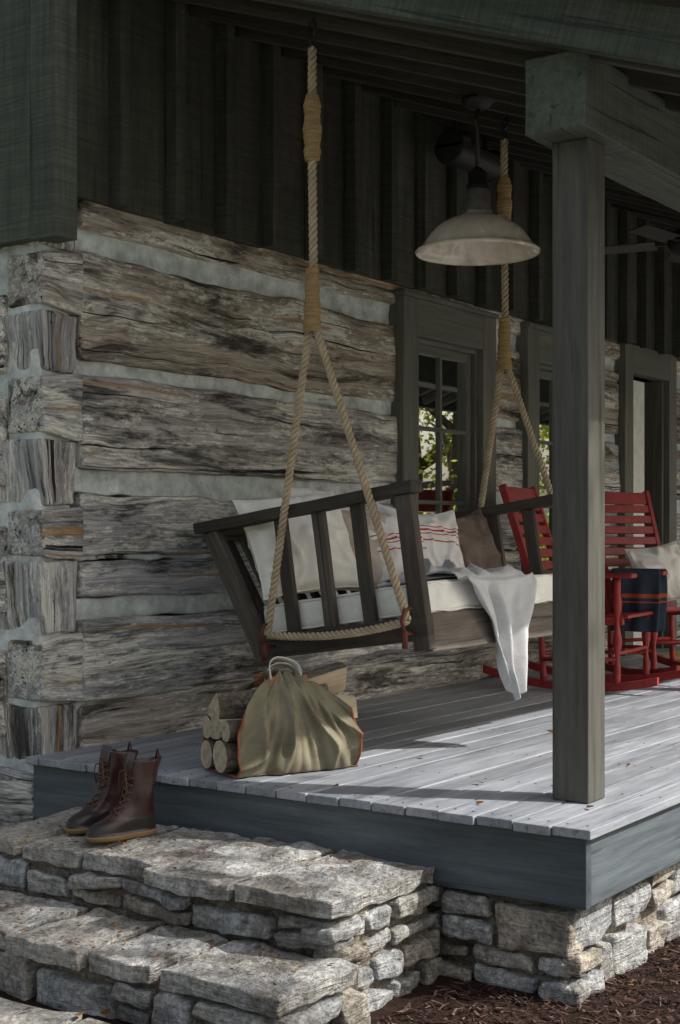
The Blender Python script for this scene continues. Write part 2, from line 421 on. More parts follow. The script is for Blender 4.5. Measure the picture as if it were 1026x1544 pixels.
def sl(y,off=0): return Vector((0,y,3.465+PM*y))+ez*off
mb=MB(); x=.30
while x<12:
    L=3.2/cs
    c=sl(-1.6,.07); mb.rbox((x,c.y,c.z),(.022,L/2,.07),R=RR,r=.003,axis=1); x+=.34
mb.build('rafters',[RAFT],porch)
mb=MB(); y=-.05
while y>-3.25:
    c=sl(y,.155); mb.rbox((6.2,c.y,c.z),(6.0,.072,.012),R=RR,r=.002,axis=0); y-=.146
c=sl(-1.6,.20); mb.rbox((6.2,c.y,c.z),(6.15,1.8,.02),R=RR,r=.002)
mb.build('roof_decking',[RAFT],porch)
mb=MB()
c=sl(-1.62,.13); mb.rbox((.19,c.y,c.z),(.035,1.80,.125),R=RR,r=.004,axis=1,rnd=.7)
c=sl(-3.30,.12); mb.rbox((6.2,c.y,c.z),(6.0,.02,.10),R=RR,r=.004,axis=0)
mb.build('rake_boards',[GREENB],porch)

# ------------------------------------------------------------------ stonework
def stones(mb,org,ud,nd,length,z0,z1,depth=.12,rh=(.055,.11),rw=(.12,.38),amp=.020,j=.035):
    org=Vector(org);ud=Vector(ud).normalized();nd=Vector(nd).normalized()
    R=Matrix((ud,-nd,Vector((0,0,1)))).transposed()
    if R.determinant()<0: R=Matrix((ud,nd,Vector((0,0,1)))).transposed()
    z=z0
    while z<z1-.02:
        h=min(U(*rh),z1-z); 
        if z1-z-h<.04: h=z1-z
        a=-U(0,.06)
        while a<length:
            w=U(*rw); ww=min(w,length-a)
            if ww>.05:
                hh=h*U(.66,1.0)
                parts=[(z+hh/2,hh)] 
                if h>.10 and random.random()<.3: parts=[(z+h*.26,h*.46),(z+h*.74,h*.44)]
                for zc,hp in parts:
                    c=org+ud*(a+ww/2)-nd*(depth/2-U(-.0,j))+Vector((0,0,zc))
                    tilt=Matrix.Rotation(U(-.08,.08),3,'Y')@Matrix.Rotation(U(-.10,.10),3,'Z')
                    mb.rbox(c,(ww/2-.010,depth/2,hp/2-.007),r=min(.014,hp*.22),n=(7,3,4),R=R@tilt,amp=amp,freq=10,fine=True,smooth=False)
            a+=w
        z+=h
found=empty('stone_foundation')
mb=MB()
stones(mb,(.045,-2.50,0),(0,1,0),(-1,0,0),1.0,-.60,-.27,rh=(.08,.17))
stones(mb,(.045,-2.50,0),(1,0,0),(0,-1,0),9,-.60,-.27,rh=(.08,.17))
stones(mb,(-.02,0.02,0),(0,1,0),(-1,0,0),5,-.62,-.37,depth=.2)
mb.build('foundation_stones',[STONE],found)
mb=MB(); mb.box(.075,11.9,-2.465,-.5,-.7,-.275,r=.01,n=(60,20,3),amp=.02,freq=7); mb.box(.05,.28,.02,6.9,-.7,-.38,r=.01,n=(2,40,4),amp=.02,freq=7); mb.build('foundation_mortar',[MORT],found)
steps=empty('stone_steps')
mb=MB(); ms=MB(); mm=MB()
def slabrow(x0,x1,y0,y1,zt,th,ws,sub=1):
    y=y0
    while y<y1-.03:
        w=U(*ws); 
        if y1-(y+w)<.15: w=y1-y
        a=x0+U(-.045,.03); b=x1
        mb.rbox(((a+b)/2,y+w/2,zt-th/2+U(-.008,.004)),((b-a)/2-.002,w/2-.013,th/2),r=.006,n=(18,14,4),
                R=Matrix.Rotation(U(-.03,.03),3,'Z'),amp=.015,freq=9,fine=True,smooth=False,axis=1)
        y+=w
slabrow(-.60,-.02,-2.03,-.28,-.19,.058,(.26,.50),1)
slabrow(-.97,-.58,-2.09,.45,-.38,.062,(.26,.5),1)
stones(ms,(-.575,-2.0,0),(0,1,0),(-1,0,0),1.75,-.375,-.255,rh=(.09,.13),rw=(.16,.40))
stones(ms,(-.575,-2.0,0),(1,0,0),(0,-1,0),.62,-.6,-.255,rh=(.07,.13),rw=(.14,.3))
stones(ms,(-.945,-2.06,0),(0,1,0),(-1,0,0),2.5,-.60,-.447,rh=(.12,.16),rw=(.16,.42))
stones(ms,(-.945,-2.06,0),(1,0,0),(0,-1,0),.42,-.60,-.447,rh=(.07,.15),rw=(.14,.3))
stones(ms,(-.55,-.28,0),(1,0,0),(0,1,0),.55,-.38,-.22,rh=(.06,.11),rw=(.14,.3))
mm.box(-.555,.0,-1.98,-.3,-.65,-.222,r=.01,n=(12,40,8),amp=.010,freq=8)
mm.box(-.925,-.50,-2.035,.42,-.65,-.415,r=.01,n=(10,50,6),amp=.010,freq=8)
mb.build('step_slabs',[SLAB],steps); ms.build('riser_stones',[STONE],steps); mm.build('step_mortar',[MORT],steps)

# ------------------------------------------------------------------ ground
t=NT('mulch_bounce_gravel_and_lawn'); g=t.n('ShaderNodeTexCoord').outputs['Object']
n1=t.noise(t.map(g,(60,25,40)),1,5,.75,1.5); n2=t.noise(g,.7,4,.6)
c=t.ramp(n1,[(.3,(.016,.009,.007)),(.55,(.06,.033,.025)),(.75,(.13,.08,.06))])
s=t.n('ShaderNodeSeparateXYZ'); t.l(g,s.inputs[0])
yy=t.math('ADD',s.outputs[1],t.math('MULTIPLY',n2,.8))
bounce_gravel=t.ramp(t.noise(g,55,5,.8),[(.3,(.47,.45,.41)),(.7,(.80,.78,.73))])  # pale gravel added out of view to bounce sunlight into the porch
grass=t.ramp(t.noise(g,14,5,.8),[(.3,(.05,.07,.02)),(.7,(.15,.17,.07))])
c=t.mix(t.math('LESS_THAN',s.outputs[0],-1.2),c,grass)
c=t.mix(t.math('LESS_THAN',yy,-3.7),c,bounce_gravel)
c=t.mix(t.math('LESS_THAN',yy,-13.5),c,grass); t.bump(n1,1,.03); GRD=t.fin(c,.95,0,.15)
mb=MB()
def gz(x,y):
    return -.585+noise.noise(Vector((x*1.3,y*1.3,0)))*.02+noise.noise(Vector((x*9,y*9,4)))*.008
mb.grid(lambda u,v:((lambda x,y:(x,y,gz(x,y)))(-8+22*u,-10+11*v)),300,150,smooth=True)
mb.grid(lambda u,v:(-200+400*u,-200+400*v,-.64),4,4)
mb.build('ground',[GRD])
mb=MB()
for i in range(17000):
    x=U(-.9,2.4); y=U(-3.8,-2.05)
    if x<.05 and y>-2.1 : continue
    if x>0 and y>-2.5: continue
    L=U(.006,.026); a=U(0,6.28); d=Vector((math.cos(a),math.sin(a),U(-.35,.35)))*L; w=Vector((-math.sin(a),math.cos(a),U(-.5,.5)))*U(.002,.005)
    p=Vector((x,y,gz(x,y)+U(.002,.018)))
    mb.add([p-d-w*.5,p-d+w*.4,p+d+w,p+d-w],[(0,1,2,3)],rnd=U(0,1))
CH=NT('bark_mulch'); cc=CH.ramp(CH.rnd(),[(0,(.018,.011,.010)),(.8,(.08,.046,.037)),(1,(.19,.13,.10))]); CH.fin(cc,.9,0,.15)
mb.build('mulch',[CH.m])
mb=MB()
for i in range(-4,9):
    for j in range(3):
        cx=-1.35-j*.62; cy=-2.2+i*.55+(.25 if j%2 else 0)
        if cy<-2.05: continue
        mb.rbox((cx,cy,-.575),(.29,.26,.025),r=.012,n=(6,6,1),R=Matrix.Rotation(U(-.1,.1),3,'Z'),amp=.03,freq=3,fine=True)
mb.build('flagstone_path',[SLAB])
mb=MB()
def leaf(p,s):
    a=U(0,6.28);tl=Matrix.Rotation(a,3,'Z')@Matrix.Rotation(U(-.5,.5),3,'X')
    pts=[(-1,0,.1),(-.3,.5,0),(.4,.42,.12),(1,0,.25),(.4,-.42,.15),(-.3,-.5,.02)]
    mb.add([tl@(Vector(q)*s)+Vector(p) for q in pts],[(0,1,2,3),(0,3,4,5)],rnd=U(0,.7))
for i in range(240): leaf((U(-.6,-.05),U(-2.0,-.35),-.180),U(.003,.012))
for i in range(320): leaf((U(-.95,-.62),U(-2.05,.3),-.370),U(.003,.012))
for i in range(190):
    x=U(-2.5,-1.0); y=U(-2.6,.6); leaf((x,y,-.54),U(.01,.028))
for i in range(110):
    x=U(-1,2.5); y=U(-3.8,-2.6); leaf((x,y,gz(x,y)+.02),U(.008,.022))
for p in [(.15,-2.1),(.5,-1.9),(1.2,-2.2),(.9,-1.4),(.3,-2.45),(.12,-1.5),(1.9,-1.5),(2.4,-2.0),(.7,-.5)]: leaf((p[0],p[1],.008),U(.012,.025))
mb.build('fallen_leaves',[DRY])

# ------------------------------------------------------------------ porch swing
swing=empty('porch_swing')
th=math.radians(8.5); O=Vector((0,-.711,.455)); F=Vector((0,-math.cos(th),math.sin(th))); NU=Vector((0,math.sin(th),math.cos(th)))
def S(x,q,n): return Vector((x,0,0))+O+F*q+NU*n
SX0,SX1=.69,2.23
mb=MB()
for X in (SX0,SX1):
    mb.bar(S(X,-.29,.565),S(X,.885,.565),.085,.05,up=NU,r=.006,n=(20,1,1),amp=.004)
    mb.bar(S(X,.822,-.10),S(X,.822,.538),.05,.078,up=F,r=.005,n=(12,1,1),amp=.004)
    mb.bar(S(X,.01,-.06),S(X,-.215,.538),.05,.078,up=F,r=.005,n=(12,1,1),amp=.004)
    mb.bar(S(X,-.01,.0),S(X,.865,.0),.055,.085,up=NU,r=.005,n=(12,1,1),amp=.004)
    for q in (.175,.378,.58): mb.bar(S(X+.002,q,.0),S(X+.002,q,.54),.03,.062,up=F,r=.004,n=(10,1,1),amp=.003)
mb.bar(S(SX0+.03,.822,-.03),S(SX1-.03,.822,-.03),.045,.155,up=NU,r=.005,n=(30,1,2),amp=.003,rnd=1)
mb.bar(S(SX0+.03,.02,-.0),S(SX1-.03,.02,-.0),.04,.11,up=NU,r=.005)
mb.bar(S(SX0+.03,-.215,.53),S(SX1-.03,-.215,.53),.045,.07,up=NU,r=.005)
mb.bar(S(SX0+.03,-.04,.12),S(SX1-.03,-.04,.12),.035,.06,up=NU,r=.005)
for i in range(13):
    x=SX0+.09+i*(SX1-SX0-.18)/12; mb.bar(S(x,-.045,.13),S(x,-.205,.5),.05,.022,up=F,r=.003)
for i in range(8): q=.1+i*.09; mb.bar(S(SX0+.03,q,.03),S(SX1-.03,q,.03),.075,.02,up=NU,r=.003)
mb.build('swing_frame',[SWG],swing)
mb=MB()
R=Matrix((Vector((1,0,0)),-F,NU)).transposed()
def cw(p):
    f=(1-(p.x/.74)**2)*.012
    return Vector((p.x,p.y,p.z+(f if p.z>0 else 0)))
mb.rbox(S((SX0+SX1)/2,.41,.112),(.735,.43,.066),r=.028,n=(40,20,3),R=R,amp=.008,freq=5,fine=True,smooth=True,wave=cw)
for zz in (.172,.056):
    pts=[S(SX0+.045+(SX1-SX0-.09)*i/40,.835,zz+.004*math.sin(i*.9)) for i in range(41)]
    mb.tube(pts,.005,6)
    pts=[S(SX0+.037,.0+.83*i/30,zz) for i in range(31)]; mb.tube(pts,.005,6)
mb.build('seat_cushion',[CUSH],swing)
def pillow(name,c,w,h,tk,face,lean,roll,mat,seed=0,sag=.0,wr_=1.15):
    fa=math.radians(face); le=math.radians(lean)
    nrm=Vector((math.cos(fa)*math.cos(le),math.sin(fa)*math.cos(le),math.sin(le)))
    side=Vector((0,0,1)).cross(nrm).normalized(); up=nrm.cross(side)
    R=Matrix((side,up,nrm)).transposed()@Matrix.Rotation(math.radians(roll),3,'Z')
    b=MB(); c=Vector(c)
    sd=Vector((seed*7.1,seed*3.3,1))
    for sg in (1,-1):
        def fn(u,v):
            a=2*u-1;bb=2*v-1
            x=a*w/2*(1-.09*(1-bb*bb)*abs(a)**2); y=bb*h/2*(1-.09*(1-a*a)*abs(bb)**2)
            e=((1-a*a)*(1-bb*bb))
            z=sg*tk/2*max(e,0)**.40
            p=Vector((x,y,z))
            wr=noise.noise(p*6+sd)*.024
            nn=abs(noise.noise(Vector((x*9+y*5+seed,y*6-x*3,seed))))
            if nn<.2: wr+=(1-nn*5)*.014
            wr+=math.sin(math.atan2(bb,a)*11+seed)*.009*(a*a+bb*bb)*(1-max(abs(a),abs(bb))**6)
            p.z+=sg*wr*min(1,e*6)*wr_
            p.y+= -sag*math.cos(a*1.5)*(bb>0)*bb
            return R@p+c
        b.grid(fn,44,44,tcf=lambda u,v:((2*u-1)*w/2+(3 if sg<0 else 0),(2*v-1)*h/2,0))
    pts=[]
    for k in range(81):
        q=k/20; s_=int(q)%4; f=(q-int(q))*2-1
        a,bb=[(f,-1),(1,f),(-f,1),(-1,-f)][s_]
        x=a*w/2*(1-.09*(1-bb*bb)*abs(a)**2); y=bb*h/2*(1-.09*(1-a*a)*abs(bb)**2)
        y+= -sag*math.cos(a*1.5)*(bb>0)*bb
        pts.append(R@Vector((x,y,0))+c)
    b.tube(pts,.004,6,cap=False)
    return b.build(name,[mat],swing)
pillow('cream_pillow',(.93,-.73,.905),.52,.50,.20,-118,28,6,PW1,1)
pillow('cream_pillow_back',(1.36,-.60,.95),.48,.48,.17,-100,25,-4,PW1,2)
pillow('oatmeal_pillow',(1.24,-.83,.87),.46,.44,.16,-112,25,-6,PW2,3)
pillow('striped_pillow',(1.42,-.93,.86),.40,.40,.15,-105,28,4,PW3,4)
pillow('striped_pillow_large',(1.66,-.93,.90),.46,.40,.17,-112,22,-4,PW3,5,.03)
pillow('brown_pillow',(1.98,-.98,.88),.40,.38,.15,-110,22,8,PW5,6,.02)
mb=MB()
def thr(u,v):
    L=v*1.02
    hang=max(0,L-.42)
    cx=1.25+.06*hang+.24*max(0,hang-.1); 
    half=.30*(1-.05*v)*(1-.80*max(0,(hang-.10)/.50)**1.2)
    x=cx+(2*u-1)*half+(.05 if v<.3 else 0)*(1-v/.3)+.012*math.sin(v*11+u*4)
    ph=u*15+v*1.5+2.6*noise.noise(Vector((u*2.2,v*2.4,7)))
    fold=.55*math.sin(ph)+.35*math.sin(ph*1.9+1)+.45*noise.noise(Vector((u*10,v*3,2)))
    if L<.40:
        q=.43+L; n=.212+fold*.016*(.4+.6*v*2.5)+ .02*noise.noise(Vector((u*6,v*8,3)))
        return S(x,q,n)
    if L<.46:
        k=(L-.40)/.06; a=k*math.pi/2
        return S(x,.83+.035*math.sin(a)+fold*.010*k,.170+.038*math.cos(a)+fold*.015*(1-k))
    d=L-.46; base=S(x,.865,.17)
    k=min(1,.25+d/.16)
    side=(u-.5)*2
    return base+Vector((0.02*side*d,-.04-fold*.038*k,-d*(.86+.10*math.sin(u*3.1+.4)+.012*math.sin(u*19))+abs(side)**2*.10*k))
mb.grid(thr,160,110,tcf=lambda u,v:(u*.5,v*1.0,0))
def lump(u,v):
    x=.96+.64*u; a=v
    e=math.sin(u*3.1416)**.6*math.sin(a*3.1416) if 0<u<1 else 0
    rg=(1-abs(math.sin(u*9+a*7+1.5*noise.noise(Vector((u*3,a*3,5))))))**2
    n=.198+.055*e+.055*rg*e+.02*noise.noise(Vector((u*9,a*8,2)))*e
    return S(x,.42+.34*a+.03*math.sin(u*8),n)
mb.grid(lump,100,70,tcf=lambda u,v:(u*.6,v*.3,2))
mb.build('throw_blanket',[THROW],swing,solid=.004)
def strand_rope(mb,pts,r=.021,pitch=.10,mi=0):
    P=[Vector(p) for p in pts]; out=[]; step=pitch/10
    for a,b in zip(P[:-1],P[1:]):
        n=max(1,int((b-a).length/step)); out+=[a.lerp(b,i/n) for i in range(n)]
    out.append(P[-1]); n=len(out)
    T=[(out[min(i+1,n-1)]-out[max(i-1,0)]).normalized() for i in range(n)]
    N=Vector((1,0,0)); N=(N-T[0]*N.dot(T[0])).normalized(); fr=[]
    ln=0
    for i in range(n):
        if i: ln+=(out[i]-out[i-1]).length
        N=(N-T[i]*N.dot(T[i])).normalized(); fr.append((N.copy(),T[i].cross(N),ln))
    for k in range(3):
        q=[out[i]+(fr[i][0]*math.cos(fr[i][2]*2*math.pi/pitch+k*2.0944)+fr[i][1]*math.sin(fr[i][2]*2*math.pi/pitch+k*2.0944))*r*.60 for i in range(n)]
        mb.tube(q,r*.46,7,mi=mi)
def curve(a,b,m,n=14):
    a,b,m=Vector(a),Vector(b),Vector(m); return [a*(1-t)**2+m*2*t*(1-t)+b*t*t for t in [i/n for i in range(n+1)]]
ropes=MB()
for X,dirx in ((.615,-1),(2.305,1)):
    y0=-1.03
    strand_rope(ropes,[(X,y0,3.0),(X,y0,2.5),(X+.004,y0-.003,2.1),(X,y0,1.82)],.019,.085)
    b=(X,-.79,.515); f=(X,-1.505,.60)
    p1=curve((X,y0+.012,1.84),b,(X,-.90,1.15)); p2=curve((X,y0-.012,1.84),f,(X,-1.30,1.15))
    strand_rope(ropes,p1,.0175,.075); strand_rope(ropes,p2,.0175,.075)
    strand_rope(ropes,curve(b,f,(X,-1.15,.50)),.0175,.075)
    def whip(z0,z1,rf):
        n=int((z1-z0)/.0075); pts=[]
        for i in range(n*10):
            t_=i/(n*10); a=i*2*math.pi/10; rr=rf(t_)+.004*noise.noise(Vector((t_*40,X,0)))
            pts.append((X+rr*math.cos(a),y0+rr*math.sin(a),z0+(z1-z0)*t_))
        ropes.tube(pts,.0048,6,mi=1,cap=False)
        ropes.lathe([(rf(i/12)-.001,z0+(z1-z0)*i/12) for i in range(13)],(X,y0,0),sides=12,mi=1)
    whip(2.52,2.80,lambda t_:.025+.010*math.sin(t_*3.14)**.7+.003*math.sin(t_*17))
    whip(1.80,2.07,lambda t_:.036-.011*t_+.002*math.sin(t_*20))
    strand_rope(ropes,[(X+.014,y0+.012,3.0),(X+.014,y0+.012,2.66),(X+.004,y0,2.5)],.017,.08)
    ropes.tube([(X+.018*math.cos(a),y0,3.03+.032*math.sin(a)) for a in [i*2*math.pi/18 for i in range(19)]],.006,8,mi=2,cap=False)
    ropes.tube([(X,y0+.014*math.cos(a),3.085+.03*math.sin(a)) for a in [i*2*math.pi/18 for i in range(19)]],.006,8,mi=2,cap=False)
    ropes.tube([(X,y0,3.11),(X,y0,3.30)],.007,8,mi=2)
    for (yy_,zz) in ((-.79,.515),(-1.505,.60)):
        pts=[(X+.02,yy_,zz+.05),(X-.03,yy_-.005,zz+.045),(X-.045,yy_,zz),(X-.02,yy_,zz-.05),(X+.06,yy_,zz-.055)]
        ropes.tube(pts,.008,8,mi=3); ropes.tube([(X-.02,yy_,zz-.04),(X-.02,yy_,zz-.11)],.012,8,mi=3)
ropes.build('ropes',[ROPE,WRAP,IRON,RUST],swing)

# ------------------------------------------------------------------ pendant lamp
lc=Vector((1.705,-1.21,.0)); mb=MB()
mb.lathe([(.001,3.03),(.075,3.03),(.08,3.01),(.05,2.985),(.02,2.975),(.001,2.975)],lc,mi=0)
mb.tube([lc+Vector((0,0,3.2)),lc+Vector((0,0,3.02))],.012,8)
mb.tube([lc+Vector(p) for p in [(0,0,2.98),(0,0,2.95),(-.02,0,2.93),(-.02,.0,2.91),(0,0,2.89),(0,0,2.64)]],.012,10,mi=0)
mb.lathe([(.001,2.695),(.022,2.695),(.03,2.685),(.045,2.675),(.045,2.62),(.054,2.615),(.054,2.59)],lc,mi=0)
mb.lathe([(.05,2.592),(.060,2.588),(.062,2.50),(.070,2.49),(.070,2.478)],lc,mi=1)
pr=[(.066,2.484),(.074,2.476),(.095,2.466),(.13,2.452),(.17,2.432),(.205,2.405),(.235,2.372),(.258,2.338),(.272,2.318),(.285,2.308),(.296,2.302),(.299,2.296),(.297,2.29)]
mb.lathe(pr,lc,mi=2,sides=64)
mb.lathe([(max(.02,r-.005),z-.004) for r,z in pr][::-1],lc,mi=2,sides=64)
mb.lathe([(.001,2.375),(.022,2.38),(.034,2.40),(.032,2.43),(.02,2.46),(.018,2.50)],lc,mi=3,sides=20)
mb.build('pendant_lamp',[IRON,GALV,SHADE,BULB])

# ------------------------------------------------------------------ speaker + ceiling fan
mb=MB()
hc=Vector((3.12,-.36,3.20))
def hs(u,v):
    a=math.pi*(v*1.1-.05); return hc+Vector((-.25+.5*u,-math.cos(a)*.10,-math.sin(a)*.09))
mb.grid(hs,16,18); mb.box(hc.x-.25,hc.x+.25,hc.y-.1,hc.y+.1,hc.z-.004,hc.z+.02,r=.004)
for sx in (-.25,.25): mb.lathe([(.001,0),(.08,0),(.098,.006),(.098,.012)],hc+Vector((sx,0,-.005)),M=Matrix.Rotation(math.radians(90),3,'Y'))
mb.bar(hc+Vector((-.18,0,0)),hc+Vector((-.18,.0,.22)),.03,.02,r=.002,up=(1,0,0)); mb.bar(hc+Vector((.18,0,0)),hc+Vector((.18,.0,.22)),.03,.02,r=.002,up=(1,0,0))
mb.build('outdoor_speaker',[IRON])
mb=MB(); fc=Vector((4.52,-1.16,2.82))
mb.tube([fc+Vector((0,0,.42)),fc],.015,10); mb.lathe([(.001,.10),(.05,.10),(.10,.07),(.125,.02),(.12,-.02),(.09,-.06),(.05,-.08),(.001,-.09)],fc)
for k in range(5):
    a=k*2*math.pi/5+.5; d=Vector((math.cos(a),math.sin(a),0))
    mb.bar(fc+d*.1,fc+d*.22,.03,.01,r=.002); mb.bar(fc+d*.2,fc+d*.62,.13,.01,up=Vector((0,0,1))+d.cross(Vector((0,0,1)))*.2,r=.004,mi=1)
mb.build('ceiling_fan',[IRON,RAFT])

# ------------------------------------------------------------------ rocking chairs
def rocker(loc,face,scl=1.07):
    b=MB()
    def arc(x):
        N=22
        vs=[];fs=[]
        for i in range(N+1):
            y=-.56+1.03*i/N; z=.0+.25*y*y
            for dx,dz in ((-.017,0),(.017,0),(.017,.045),(-.017,.045)): vs.append(Vector((x+dx,y,z+dz)))
        for i in range(N):
            for k in range(4): fs.append((i*4+k,i*4+(k+1)%4,(i+1)*4+(k+1)%4,(i+1)*4+k))
        fs+=[(3,2,1,0),tuple(N*4+k for k in range(4))]
        b.add(vs,fs)
    turned=lambda t_: .019+.007*math.sin(t_*math.pi*6)*(.15<t_<.85)
    for sx in (-1,1):
        arc(sx*.27)
        b.tube([(sx*.27,.24,.04+.60*i/24) for i in range(25)],turned,10)
        b.tube([(sx*.25,-.20-.02*i/10,.04+.40*i/10) for i in range(11)],.019,10)
        b.bar((sx*.235,-.19,.36),(sx*.235,-.46,1.17),.034,.045,up=(0,1,0),r=.006)
        b.bar((sx*.285,-.30,.645),(sx*.30,.32,.655),.085,.024,r=.008)
        b.rbox((sx*.30,.30,.655),(.05,.05,.013),r=.01)
        b.tube([(sx*.27,-.2,.17),(sx*.27,.24,.19)],.012,8); b.bar((sx*.25,-.24,.375),(sx*.25,.27,.405),.035,.05,r=.005)
        for i in range(3): b.tube([(sx*.275,-.12+.12*i,.40),(sx*.28,-.14+.12*i,.64)],.009,8)
    b.tube([(-.27,.24,.22),(.27,.24,.22)],.012,8); b.tube([(-.25,-.21,.2),(.25,-.21,.2)],.012,8)
    for i in range(8):
        y=.27-i*.066; b.bar((-.26,y,.425-.006*i),(.26,y,.425-.006*i),.056,.018,r=.004)
    for i in range(11):
        t_=i/10; y=-.205-.245*t_; z=.42+.70*t_
        b.bar((-.225,y+.012,z),(.225,y+.012,z),.018,.052 if i<10 else .08,up=(0,-.3,1),r=.004)
    M=Matrix.Translation(loc)@Matrix.Rotation(math.radians(face-90),4,'Z')@Matrix.Scale(scl,4)
    b.xform(M); return b.build('rocking_chair',[CHR]),M
A,MA=rocker((3.86,-.80,.003),-84)
B,MBm=rocker((4.90,-.84,.003),-118)
mb=MB()
def nb(sx,y0,y1):
    def f(u,v):
        d=(v-.5)*.84
        s_=1 if d>0 else -1
        xo=min(1,abs(d)/.055)*.055*s_
        z=.676-max(0,abs(d)-.055)
        wv=math.sin(u*15+sx)*.012*min(1,max(0,abs(d)-.06)*8)
        return MA@Vector((sx*.292+xo+wv*s_+ (.01*s_ if abs(d)>.05 else 0),y0+(y1-y0)*u+.01*math.sin(abs(d)*9),z))
    return f
mb.grid(nb(-1,.04,.33),24,60,tcf=lambda u,v:(abs(v-.5)*.8-.0,u*.3,0))
mb.build('wool_blanket',[NAVY],None,.008)
def freepillow(name,c,w,h,tk,face,lean,roll,mat,seed):
    o=pillow(name,c,w,h,tk,face,lean,roll,mat,seed); o.parent=None; return o
pb=MBm@Vector((0,-.02,.63))
freepillow('chair_pillow',pb,.44,.42,.15,-122,20,8,PW1,9)
mb=MB(); mb.box(5.75,6.75,-1.0,-.35,.004,.022,r=.006,n=(10,6,1)); mb.build('doormat',[MAT_])

# ------------------------------------------------------------------ log carrier bag with firewood
bag=empty('firewood_carrier')
AX=Vector((.91,-.415,0)).normalized(); BX=Vector((-.415,-.91,0)).normalized(); BC=Vector((.37,-1.05,.004))
def Bp(a,b,z): return BC+AX*a+BX*b+Vector((0,0,z))
HL=.275;W=.168
mb=MB()
def canvas(u,v,off=0):
    s_=2*u-1; w=2*v-1; sg=1 if w>0 else -1; w=abs(w)
    H=.385-.15*abs(s_)**1.9; bt=.035+.11*abs(s_)**1.5
    WW=W*(1-.10*s_*s_)
    if w<.3: b_=WW*w/.3; z=.002+.0*w
    else:
        t_=(w-.3)/.7; p0=Vector((WW,.0));p1=Vector((WW*1.42,.10));p2=Vector((WW*.95,.27*H/.4));p3=Vector((bt,H))
        q=p0*(1-t_)**3+p1*3*t_*(1-t_)**2+p2*3*t_*t_*(1-t_)+p3*t_**3; b_=q.x; z=q.y
    a=s_*HL*(1-.14*max(0,(w-.5)/.5)**1.5)
    if w>=.3:
        t_=(w-.3)/.7
        ph=math.atan2(s_*HL,.48-z); amp=.038*math.sin(min(1,t_*1.05+.06)*math.pi)**.7
        n_=noise.noise(Vector((ph*2.5,z*6,sg)))
        fo=(1-abs(math.sin(ph*7.5+1.6*n_+sg)))**1.5*1.5-.5
        fo+=.9*noise.noise(Vector((ph*11,z*5,sg*3+2)))
        b_+=amp*fo+.020*noise.noise(Vector((s_*2.5,z*9,sg*5)))+off
        z=max(.003,z-.014*fo*t_)
        a+=.008*n_*t_
    return Bp(a,sg*b_,max(z,.003))
mb.grid(lambda u,v:canvas(u,v),150,140,tcf=lambda u,v:(u*.57,v*1.1,0))
mb.build('canvas_sling',[CANV],bag,.004)
mb=MB()
for e in (0,1):
    mb.tube([canvas(e,i/140) for i in range(141)],.0055,8)
for vv in (0,1):
    sg=-1 if vv==0 else 1
    for sa in (-.068,.068):
        p=Bp(sa,sg*.066,.350); mb.rbox(p,(.020,.008,.026),r=.004,R=Matrix((AX,BX,Vector((0,0,1)))).transposed()@Matrix.Rotation(.45*sg*1,3,'X'))
mb.build('leather_trim',[LEATH],bag)
mb=MB()
for sg in (1,-1):
    def strap(u,v):
        a=math.pi*u; x=-.068*math.cos(a)*(1+.15*math.sin(a)); z=.360+.085*math.sin(a)**.7-(.03 if sg<0 else 0)+.008*math.sin(u*7); b_=sg*(.066-.040*math.sin(a))
        ww=(v-.5)*.034
        # flat webbing: width runs across the bag (b direction) at the top, vertical at the ends
        return Bp(x-math.cos(a)*ww*.25+(.03 if sg<0 else -.01),b_+ww*math.sin(a)*.9,z+ww*(.35))
    mb.grid(strap,40,3,tcf=lambda u,v:(u*.3,v*.03,0))
mb.build('handles',[STRAP],bag,.005)
def stick(mb,p,d,L,poly,roll,bark):
    d=d.normalized(); s_=d.cross(Vector((0,0,1))).normalized(); u=s_.cross(d)
    rt=Matrix.Rotation(roll,3,d); s_=rt@s_; u=rt@u
    n=len(poly); vs=[];tcs=[];NS=10
    sd=Vector((U(0,9),U(0,9),U(0,9)))
    for i in range(NS+1):
        for (x,y) in poly:
            q=p+d*(L*(i/NS-.5))+s_*x+u*y; nz=noise.noise_vector(q*9+sd)*.009
            if i in (0,NS): nz-=d*nz.dot(d)
            q+=nz
            vs.append(q); tcs.append((L*i/NS,x+sd.x,y+sd.y))
    fs=[];mi=[]
    for i in range(NS):
        for k in range(n):
            fs.append((i*n+k,i*n+(k+1)%n,(i+1)*n+(k+1)%n,(i+1)*n+k)); mi.append(1 if k in bark else 0)
    fs+=[tuple(reversed(range(n))),tuple(NS*n+k for k in range(n))]; mi+=[2,2]
    mb.add(vs,fs,tcs,None,mi,False)
EG=m_wood('firewood_end',(.46,.37,.26),(.64,.54,.40),.4,.9,.8,.2,.9)
mb=MB()
def wedge(r): 
    a=[(0,0)]+[(r*math.cos(t_),r*math.sin(t_)) for t_ in [i*math.pi*.55/6 for i in range(7)]]
    cx=sum(p[0] for p in a)/8; cy=sum(p[1] for p in a)/8
    return [(x-cx,y-cy) for x,y in a],set(range(1,7))
def rnd_(r): return [(r*math.cos(i*math.pi/6),r*math.sin(i*math.pi/6)) for i in range(12)],set(range(12))
